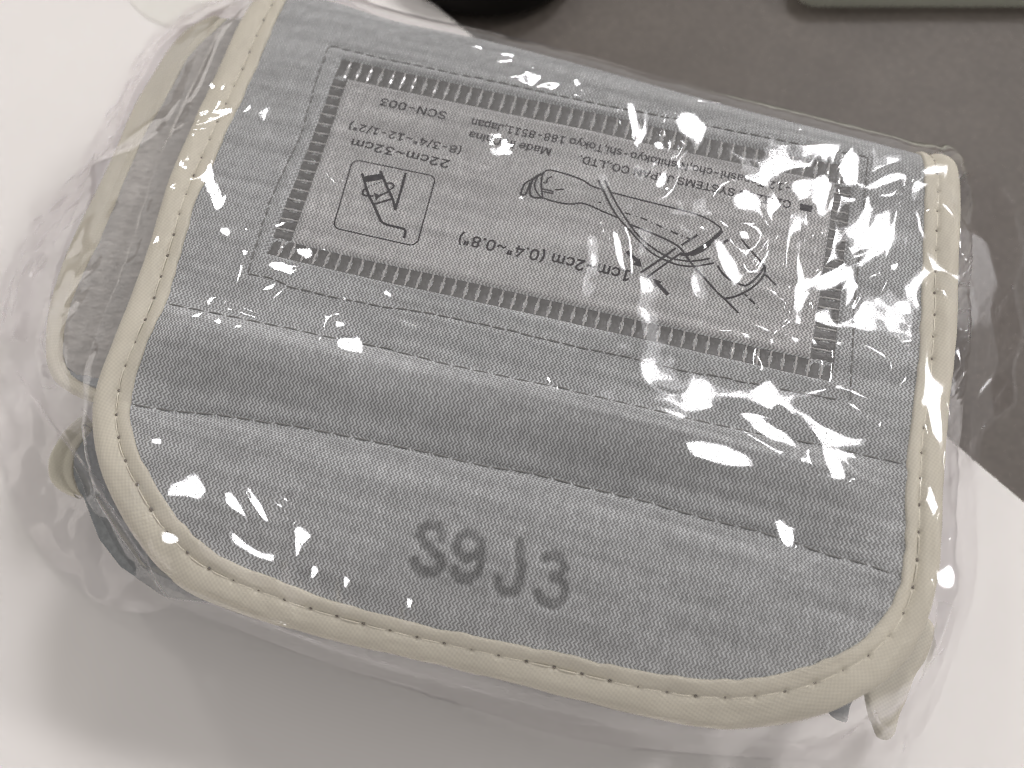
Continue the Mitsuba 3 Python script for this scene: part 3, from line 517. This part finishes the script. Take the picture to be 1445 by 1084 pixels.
def drape(shape, off, size=1.2, thick=0.0):
    """a flat print, given in (u, s) mm, laid on the fabric"""
    out = []
    for g in getattr(shape, 'geoms', [shape]):
        v, f = trimesh.creation.triangulate_polygon(g, engine='earcut')
        v, f = trimesh.remesh.subdivide_to_size(np.c_[v, 0 * v[:, 0]], f, size, max_iter=12)
        out.append(trimesh.Trimesh(v, f, process=False))
    m = trimesh.util.concatenate(out)
    a, b = m.vertices[:, 0], m.vertices[:, 1]
    m.vertices = surf(a, b, relief(a, b) + off)
    if np.mean(m.face_normals[:, 2]) < 0:
        m.invert()
    return m, np.stack([a, b], -1)


m, muv = drape(line, 0.03, 0.5)
put(f'{CUFF}__flap__stamped_code', m, 'pressed_fabric', 'faded dark stamped characters S9J3', smooth=True, uv=muv)

# ------------------------------------------------------------------ the printed label welded to the flap
LAB = f'{CUFF}__label'


def bilin(Q, a, b):
    a, b = np.asarray(a, float)[..., None], np.asarray(b, float)[..., None]
    return Q[0] * (1 - a) * (1 - b) + Q[1] * a * (1 - b) + Q[2] * a * b + Q[3] * (1 - a) * b


def pad_mesh(c4, dome=0.10):
    """a small pillow on the quad c4 (u, s): 5 x 5 grid with edges sunk into the cloth"""
    g = np.linspace(0, 1, 4)
    A, Bb = np.meshgrid(g, g, indexing='ij')
    p = bilin(np.array(c4), A, Bb)
    edge = np.minimum(np.minimum(A, 1 - A), np.minimum(Bb, 1 - Bb))
    off = relief(p[..., 0], p[..., 1]) + np.where(edge < 0.01, -0.05, dome)
    f = grid_faces(4, 4)
    return surf(p[..., 0], p[..., 1], off).reshape(-1, 3), f


def bead_mesh(a, b, n):
    """a ridge of melted lumps from a to b (u, s)"""
    t = np.linspace(0.04, 0.96, n)
    p = a + (b - a) * t[:, None] + rng.normal(0, 0.05, (n, 2))
    off = relief(p[:, 0], p[:, 1]) + 0.14 + rng.uniform(-0.08, 0.10, n)
    return tube(surf(p[:, 0], p[:, 1], off), 0.00012 + 0.00008 * rng.random(n), 5)


def onto(p, a, b):
    e = (b - a) / np.linalg.norm(b - a)
    return a + e * ((p - a) @ e)


SIDES = [(QO[0], QO[1], QI[0], QI[1], 45), (QO[3], QO[2], QI[3], QI[2], 47), (QO[0], QO[3], QI[0], QI[3], 17), (QO[1], QO[2], QI[1], QI[2], 18)]
for k, (o0, o1, i0, i1, n) in enumerate(SIDES):
    for i in range(n):
        a, b = (i + 0.07) / n, (i + 0.93) / n
        if k < 2:
            e = [o0 + (o1 - o0) * a, o0 + (o1 - o0) * b]
            c4 = [e[0], e[1], onto(e[1], i0, i1), onto(e[0], i0, i1)]
        else:
            e = [i0 + (i1 - i0) * a, i0 + (i1 - i0) * b]
            c4 = [onto(e[0], o0, o1), onto(e[1], o0, o1), e[1], e[0]]
        v, f = pad_mesh(c4)
        n_up = np.cross(v[1] - v[0], v[4] - v[0])[2]
        put(f'{LAB}__weld_pad', (v, f if n_up < 0 else f[:, ::-1]), 'weld_pad', smooth=True)
        if i:
            t = i / n
            p = o0 + (o1 - o0) * t if k < 2 else i0 + (i1 - i0) * t
            put(f'{LAB}__weld_bead', bead_mesh(p, onto(p, i0, i1) if k < 2 else onto(p, o0, o1), 9), 'weld_bead')


def text_on(text, u0, v0, u1, v1, cap, bold):
    m = meshkit.text_mesh(text, cap, 0.02, bold=bool(bold))
    a, b = np.array([u0, v0]), np.array([u1, v1])
    x1 = m.vertices[:, 0].max()
    d = (b - a) / np.linalg.norm(b - a)
    pr = np.array([-d[1], d[0]])
    c = a + m.vertices[:, :1] * (np.linalg.norm(b - a) / x1) * d + m.vertices[:, 1:2] * pr
    m.vertices = surf(c[:, 0], c[:, 1], relief(c[:, 0], c[:, 1]) + 0.05 + m.vertices[:, 2])
    return m


for row, what in zip(TEXT, ('model number', 'arm size in inches', 'arm size in centimetres', 'distance above the elbow', "maker's name", "maker's address", 'country of origin')):
    put(f'{LAB}__lettering', text_on(*row[:5], row[5] * 1.12, 1), 'ink', f'printed line giving the {what}')
for wd, pts in LINES:
    c = curve(pts, 0.4) if len(pts) > 2 else np.array(pts)
    m, _ = drape(sg.LineString(c).buffer(wd / 2 * 1.8, cap_style='round' if len(pts) > 2 else 'flat').simplify(0.01), 0.06, 1.5)
    put(f'{LAB}__diagram_line', m, 'ink', smooth=True)
for pts in FILLS:
    m, _ = drape(sg.Polygon(pts).buffer(0), 0.055, 1.2)
    put(f'{LAB}__diagram_fill', m, 'ink', smooth=True)
bx = sg.Polygon(BOX).buffer(-1.5).buffer(1.5)
m, _ = drape(bx.buffer(0.15).difference(bx.buffer(-0.15)), 0.06, 1.5)
put(f'{LAB}__diagram_frame', m, 'ink', smooth=True)

# ------------------------------------------------------------------ the layers folded underneath


def wall(poly, levels, mat, key, label):
    """a stacked body: at each level (z mm, inset mm) one ring of the outline"""
    rings = []
    for z, inset in levels:
        r = poly.buffer(-inset)
        r = max(getattr(r, 'geoms', [r]), key=lambda g: g.area)
        c = np.array(r.exterior.coords)[::-1 if r.exterior.is_ccw else 1]
        c = c[np.argmin(c[:, 0] + 0.01 * c[:, 1]):-1].tolist() + c[:np.argmin(c[:, 0] + 0.01 * c[:, 1]) + 1].tolist()
        rings.append(np.c_[resample(c, 1e9)[:0].reshape(-1, 2) if 0 else np.stack([np.interp(np.linspace(0, 1, 220), np.linspace(0, 1, len(c)), np.array(c)[:, j]) for j in (0, 1)], -1), np.full(220, z)])
    V = np.array(rings)
    top = V[0].mean(0)
    v = np.vstack([V.reshape(-1, 3), top[None]]) / 1000
    f = tris(grid_faces(len(levels), 220)).tolist() + [[len(v) - 1, j, j + 1] for j in range(219)]
    put(key, (v, np.array(f)), mat, label, smooth=40)
    return v


body = sg.Polygon([tuple(frame_xy(*p)) for p in MIDLINE if p[1] < 34]).buffer(0)
wall(body.buffer(-3).buffer(2), [(31, 6), (28, 3.5), (22, 2.5), (17, 3.5), (13, 2.5), (7, 3), (2.5, 4.5), (0.4, 7)], 'slate_fabric', f'{CUFF}__rolled_body', 'darker grey inner turns of the rolled cuff')


def strip(Ip, Op, key, label, z_in, thick=0.9):
    """binding tape along a lower layer, from inner edge Ip to outer edge Op (world mm)"""
    a, b = curve(Ip, 0.8), curve(Op, 0.8)
    n = max(len(a), len(b))
    a, b = (np.stack([np.interp(np.linspace(0, 1, n), np.linspace(0, 1, len(x)), x[:, j]) for j in range(3)], -1) for x in (a, b))
    L = np.r_[0, np.cumsum(np.linalg.norm(np.diff((a + b) / 2, axis=0), axis=1))]
    wv, ov = w, o * thick
    V = a[:, None] * (1 - wv)[None, :, None] + b[:, None] * wv[None, :, None]
    V[..., 2] += ov[None] + 0.25 * (meshkit.fbm(np.stack([L[:, None] / 6 + 0 * wv, 3 * wv + 0 * L[:, None], 0 * wv + 0 * L[:, None]], -1), 2, 5) - 0.5)
    v = V.reshape(-1, 3) / 1000
    wd = np.linalg.norm(a - b, axis=1)
    f = grid_faces(n, len(wv))
    k = put(key, (v, f), 'binding_tape', label, smooth=True, uv=np.stack([np.repeat(L, len(wv)), (wd[:, None] * wv[None]).reshape(-1)], -1))
    return v, a, b


def clean(poly, step):
    """triangles (mm) of a polygon: an even boundary and a grid of points inside"""
    from scipy.spatial import Delaunay
    c = resample(np.array(poly.exterior.coords), step)[:-1]
    g = sg.Polygon(c).buffer(0)
    x0, y0, x1, y1 = g.bounds
    X, Y = np.meshgrid(np.arange(x0, x1, step), np.arange(y0, y1, step), indexing='ij')
    X = X + (np.arange(X.shape[1]) % 2)[None] * step / 2
    p = np.stack([X.ravel(), Y.ravel()], -1)
    p = p[shapely.contains_xy(g.buffer(-step * 0.6), p[:, 0], p[:, 1])]
    v = np.vstack([c, p])
    f = Delaunay(v).simplices
    m = v[f].mean(1)
    f = f[shapely.contains_xy(g, m[:, 0], m[:, 1])]
    e1, e2 = v[f[:, 1]] - v[f[:, 0]], v[f[:, 2]] - v[f[:, 0]]
    f = np.where((e1[:, 0] * e2[:, 1] - e1[:, 1] * e2[:, 0] < 0)[:, None], f[:, ::-1], f)
    return np.c_[v, np.zeros(len(v))], f


def sheet(poly, zf, step, mat, key, label, bump=0.0, seed=1):
    v, f = clean(poly, step)
    X, Y = v[:, 0], v[:, 1]
    v[:, 2] = zf(X, Y) + bump * (meshkit.fbm(np.stack([X / 3, Y / 3, 0 * X], -1), 4, seed) - 0.5)
    v = v / 1000
    put(key, (v, f), mat, label, smooth=True)
    return v


MIDI, MIDO, LOWI, LOWO, LOWF = (np.array(a) for a in (MIDI, MIDO, LOWI, LOWO, LOWF))
mid_v, _, _ = strip(MIDI, MIDO, f'{CUFF}__inner_binding', 'cream tape round the inner layer at the left', 0)
low_v, _, _ = strip(LOWI, LOWO, f'{CUFF}__lower_binding', 'rounded end of cream tape on the lowest layer', 0)
mp = sg.Polygon(np.vstack([MIDI[:, :2], [[-40, 5], [-30, 60], [-45, 98]]])).buffer(0)
MIDZ = lambda X, Y: 33.6 - 0.2 + 0.0 * X - 3.2 * ss(20, 0, Y) + 1.2 * ss(-85, -60, X)
MIDS_V = sheet(mp, MIDZ, 0.6, 'loop_fabric', f'{CUFF}__inner_layer', 'fuzzy grey loop fabric of the layer under the flap', 0.5)
lp = sg.Polygon(np.vstack([LOWF[:, :2], [[-20, -10], [-20, 20], [-60, 20]]])).buffer(0)
LOWS_V = sheet(lp, lambda X, Y: 14.0 + 0 * X, 0.8, 'slate_fabric', f'{CUFF}__lower_layer', 'slate grey fabric of the lowest layer', 0.5, 4)
wall(sg.Polygon(np.vstack([MIDO[:, :2], [[-40, 5], [-30, 60], [-45, 98]]])).buffer(0), [(31.2, 2.5), (26, 1.2), (18, 2.5), (15.5, 6), (8, 5), (1, 8)], 'slate_fabric', f'{CUFF}__inner_fold', 'grey folds below the inner layer')
wall(lp.buffer(0), [(12.6, 1.5), (9, 1.0), (4, 2.5), (0.5, 4)], 'slate_fabric', f'{CUFF}__lower_fold', 'grey underside of the lowest layer')


def pillow(poly, z0, thick, mat, key, label, soft=1.6):
    c = curve(np.vstack([poly, poly[:1]]), 0.4)
    g = sg.Polygon(c).buffer(0)
    v, f = clean(g, 0.45)
    d = shapely.distance(shapely.points(v[:, :2]), g.exterior)
    r = np.sqrt(np.clip(1 - (1 - np.clip(d / soft, 0, 1)) ** 2, 0, 1))
    up, dn = v.copy(), v.copy()
    up[:, 2], dn[:, 2] = z0 + thick / 2 * r, z0 - thick / 2 * r
    v = np.vstack([up, dn]) / 1000
    put(key, (v, np.vstack([f, f[:, ::-1] + len(up)])), mat, label, smooth=True, uv=v[:, :2] * 1000)
    return v


TAIL_V = pillow(np.array(TAIL)[:, :2], 20, 1.8, 'binding_tape', f'{CUFF}__tape_tail', 'loose rounded tape end hanging out at the front right')
CORN_V = pillow(np.array(CORNER)[:, :2], 24, 1.5, 'slate_fabric', f'{CUFF}__inner_corner', 'slate grey corner of an inner layer at the front right')

# ------------------------------------------------------------------ the clear bag: a film drawn over everything above
obs = np.vstack([FLAP_V, BIND_V, mid_v, low_v, MIDS_V, LOWS_V, TAIL_V]) * 1000
GX0, GY0, GS = -150.0, -110.0, 0.75
OB = np.zeros((400, 400))
ix, iy = ((obs[:, 0] - GX0) / GS).round().astype(int), ((obs[:, 1] - GY0) / GS).round().astype(int)
ok = (ix >= 0) & (ix < 400) & (iy >= 0) & (iy < 400)
np.maximum.at(OB, (ix[ok], iy[ok]), obs[ok, 2])
from scipy.ndimage import grey_closing, grey_dilation, gaussian_filter, map_coordinates
OB = grey_closing(OB, 5)
CX, CY = np.meshgrid(GX0 + GS * np.arange(400), GY0 + GS * np.arange(400), indexing='ij')
CV = (CX - ORG[0]) * VX[0] + (CY - ORG[1]) * VX[1]
at_fold = ss(24, 32, CV)                                 # tight over the rolled fold, a little slack elsewhere
OB = gaussian_filter(grey_dilation(OB, 7), 1.2) * (1 - at_fold) + gaussian_filter(grey_dilation(OB, 3), 0.6) * at_fold


def obstacle(x, y, field=None):
    return map_coordinates(OB if field is None else field, [(x - GX0) / GS, (y - GY0) / GS], order=1, mode='nearest')


def side(P, n):
    c = curve(np.array(P, float), 0.5)
    d = np.r_[0, np.cumsum(np.linalg.norm(np.diff(c, axis=0), axis=1))]
    t = np.linspace(0, d[-1], n)
    return np.stack([np.interp(t, d, c[:, k]) for k in range(3)], -1)


NA, NB = 560, 470
EL_, EF, ER, EB = side(BAG_LEFT, NB), side(BAG_FRONT, NA), side(BAG_RIGHT, NB), side(BAG_BACK, NA)
a, b = np.linspace(0, 1, NA)[:, None, None], np.linspace(0, 1, NB)[None, :, None]
COONS = ((1 - b) * EF[:, None] + b * EB[:, None] + (1 - a) * EL_[None] + a * ER[None]
         - ((1 - a) * (1 - b) * EF[0] + a * (1 - b) * EF[-1] + (1 - a) * b * EB[0] + a * b * EB[-1]))


def membrane(C, step, iters, margin):
    """stretched film: smooth where free, lying on the cuff where it touches"""
    K = C[::step, ::step]
    lo = obstacle(K[..., 0], K[..., 1]) + margin
    z = np.maximum(K[..., 2], lo)
    z[0], z[-1], z[:, 0], z[:, -1] = K[0, :, 2], K[-1, :, 2], K[:, 0, 2], K[:, -1, 2]
    for _ in range(iters):
        z[1:-1, 1:-1] = np.maximum(lo[1:-1, 1:-1], (z[:-2, 1:-1] + z[2:, 1:-1] + z[1:-1, :-2] + z[1:-1, 2:]) / 4)
    from scipy.ndimage import zoom
    return zoom(z, (C.shape[0] / z.shape[0], C.shape[1] / z.shape[1]), order=3)


FX, FY = COONS[..., 0], COONS[..., 1]
Z0 = membrane(COONS, 5, 700, 0.3)
fade = np.minimum(np.minimum(a[..., 0], 1 - a[..., 0]), np.minimum(b[..., 0], 1 - b[..., 0]))
FU, FV = ((FX - ORG[0]) * UX[0] + (FY - ORG[1]) * UX[1]), ((FX - ORG[0]) * VX[0] + (FY - ORG[1]) * VX[1])


def n2(x, y, k, seed, octaves=2, sy=1.0):
    return meshkit.fbm(np.stack([x / k, y / (k * sy), 0 * x], -1), octaves, seed) - 0.5


def ridge(x, y, k, seed):
    return 1 - np.abs(2 * (meshkit.noise(np.stack([x / k, y / k, 0 * x], -1), seed)) - 1) * 2


amp = np.full(FX.shape, 0.25)
for (u, v, r, g) in BLOBS:
    amp = np.maximum(amp, g * np.exp(-(((FU - u) ** 2 + (FV - v) ** 2) / r ** 2)))
wx, wy = FX + 3 * n2(FX, FY, 12, 31), FY + 3 * n2(FX, FY, 12, 32)
WR = 1.6 * n2(FX, FY, 30, 11) + amp * (1.5 * n2(wx, wy, 11, 12) + 0.55 * np.clip(ridge(wx, wy, 9, 13), -0.5, 1) + 0.5 * n2(wx, wy, 4.5, 14))
for pts, h, wd in CREASES:                               # sharp little folds in the film
    pts = np.array(pts)
    near = (FU > pts[:, 0].min() - 4) & (FU < pts[:, 0].max() + 4) & (FV > pts[:, 1].min() - 4) & (FV < pts[:, 1].max() + 4)
    d = seg_dist(FU[near], FV[near], pts)
    WR[near] += h * np.exp(-(d / wd) ** 2)
for pts, h, wd in POCKETS:                               # loose pockets that stand off the cuff
    g = sg.Polygon(curve(np.vstack([pts, pts[:1]]), 0.5)).buffer(0)
    x0, y0, x1, y1 = g.bounds
    near = (FU > x0) & (FU < x1) & (FV > y0) & (FV < y1)
    p = shapely.points(FU[near], FV[near])
    WR[near] += h * ss(0, wd, np.where(shapely.contains(g, p), shapely.distance(p, g.exterior), 0))
GA, GB = (np.gradient(Z0, axis=k) for k in (0, 1))
XA, YA, XB, YB = np.gradient(FX, axis=0), np.gradient(FY, axis=0), np.gradient(FX, axis=1), np.gradient(FY, axis=1)
DET = XA * YB - XB * YA
ZX, ZY = (GA * YB - GB * YA) / DET, (GB * XA - GA * XB) / DET
Z = Z0 + 0.4 + WR * ss(0, 0.03, fade) * (0.12 + 0.88 * ss(0.0, 0.14, 1 - b[..., 0]))
for (x, y, rx, ry, turn, sx, sy) in FACETS:              # facets shaped into the film, tilted by (sx, sy) to catch or avoid lamp glare
    dx, dy = FX - x, FY - y
    p, q = dx * math.cos(turn) + dy * math.sin(turn), -dx * math.sin(turn) + dy * math.cos(turn)
    e = (p / rx) ** 2 + (q / ry) ** 2 + 0.5 * n2(FX, FY, 5.0, int(100 + 7 * abs(x) + abs(y)))
    near = e < 0.7
    if near.any():
        bx, by = ZX[near].mean(), ZY[near].mean()
        g = np.exp(-np.maximum(e, 0) ** 2.2)
        plane = Z0[near].mean() + 0.7 + 0.45 * math.hypot(sx - bx, sy - by) * min(rx, ry) + sx * dx + sy * dy + 0.03 * WR
        Z = Z * (1 - g) + g * plane
lo = obstacle(FX, FY) + 0.15
k = 0.25
Z = lo + k * np.log1p(np.exp(np.clip((Z - lo) / k, -30, 30)))
Z = np.where(fade > 0.006, Z, COONS[..., 2])
FILM_V = np.stack([FX, FY, Z], -1)
put(f'{BAG}__front_film', (FILM_V.reshape(-1, 3) / 1000, grid_faces(NA, NB)), 'film', 'clear wrinkled film over the cuff', smooth=True)
labels[BAG] = {'label': 'clear crinkled plastic bag wrapped round the folded grey cuff', 'category': 'plastic bag'}

# loose film of the bag's front left corner, sagging from the fold to the board
ea, eb = side(CORNER_OUT, 150), side(CORNER_IN, 150)
t = np.linspace(0, 1, 110)[None, :, None]
CF = ea[:, None] * (1 - t) + eb[:, None] * t
k = np.sin(np.pi * t[..., 0])
X, Y = CF[..., 0], CF[..., 1]
CZ = CF[..., 2] + k * (6.0 * n2(X, Y, 16, 91) + 3.0 * n2(X, Y, 6, 92) + 1.6 * ridge(X, Y, 8, 93) - 1.0)
put(f'{BAG}__corner_film', (np.stack([X, Y, np.maximum(CZ, 0.4)], -1).reshape(-1, 3) / 1000, grid_faces(150, 110)), 'film', 'loose corner of the film at the front left', smooth=True)

# folded edges of the film: it doubles back on itself in thin rolls
from scipy.spatial import cKDTree
TREE = cKDTree(FILM_V[..., :2].reshape(-1, 2))
for pts, r in FOLDS:
    c = curve(np.array(pts), 0.7)
    zz = FILM_V[..., 2].reshape(-1)[TREE.query(c)[1]]
    zz = gaussian_filter(zz, 2, mode='nearest')
    t = np.linspace(0, 1, len(c))
    rr = r * (0.75 + 0.5 * meshkit.noise(np.stack([t * len(c) * 0.12, 0 * t, 0 * t], -1), 5)) * np.minimum(1, 12 * np.minimum(t, 1 - t) + 0.25)
    put(f'{BAG}__fold', tube(np.c_[c, zz + 0.1] / 1000, rr / 1000, 8), 'film', smooth=True)

# the crumpled seam of the bag down its left side: two layers of film, pleated lengthwise
for layer in (0, 1):
    c = curve(np.array(CRUMPLE), 0.5)
    d = np.r_[0, np.cumsum(np.linalg.norm(np.diff(c[:, :3], axis=0), axis=1))]
    ww = np.linspace(0, 1, 40)
    tg = np.gradient(c[:, :2], axis=0)
    tg /= np.linalg.norm(tg, axis=1, keepdims=True)
    sd = np.stack([-tg[:, 1], tg[:, 0]], -1)             # to the left of travel
    wdt = c[:, 3] * (0.85 + 0.3 * meshkit.noise(np.stack([d / 5, 0 * d, 0 * d], -1), 21 + layer))
    X = c[:, 0][:, None] + sd[:, :1] * (ww - 0.5)[None] * wdt[:, None]
    Y = c[:, 1][:, None] + sd[:, 1:2] * (ww - 0.5)[None] * wdt[:, None]
    P3 = np.stack([d[:, None] / 11 + 0 * ww, ww[None] * 4.5 + d[:, None] / 30, 0 * ww + 0 * d[:, None]], -1)
    ZZ = c[:, 2][:, None] + 5.0 * (meshkit.fbm(P3, 3, 40 + layer) - 0.5) + 1.8 * np.abs(2 * meshkit.noise(P3 * 1.7, 50 + layer) - 1) + 0.8 * layer - 1.0
    put(f'{BAG}__crumpled_seam', (np.stack([X, Y, ZZ], -1).reshape(-1, 3) / 1000, grid_faces(*X.shape)), 'film', 'crumpled milky seam of the bag at the left' if layer == 0 else None, smooth=True)
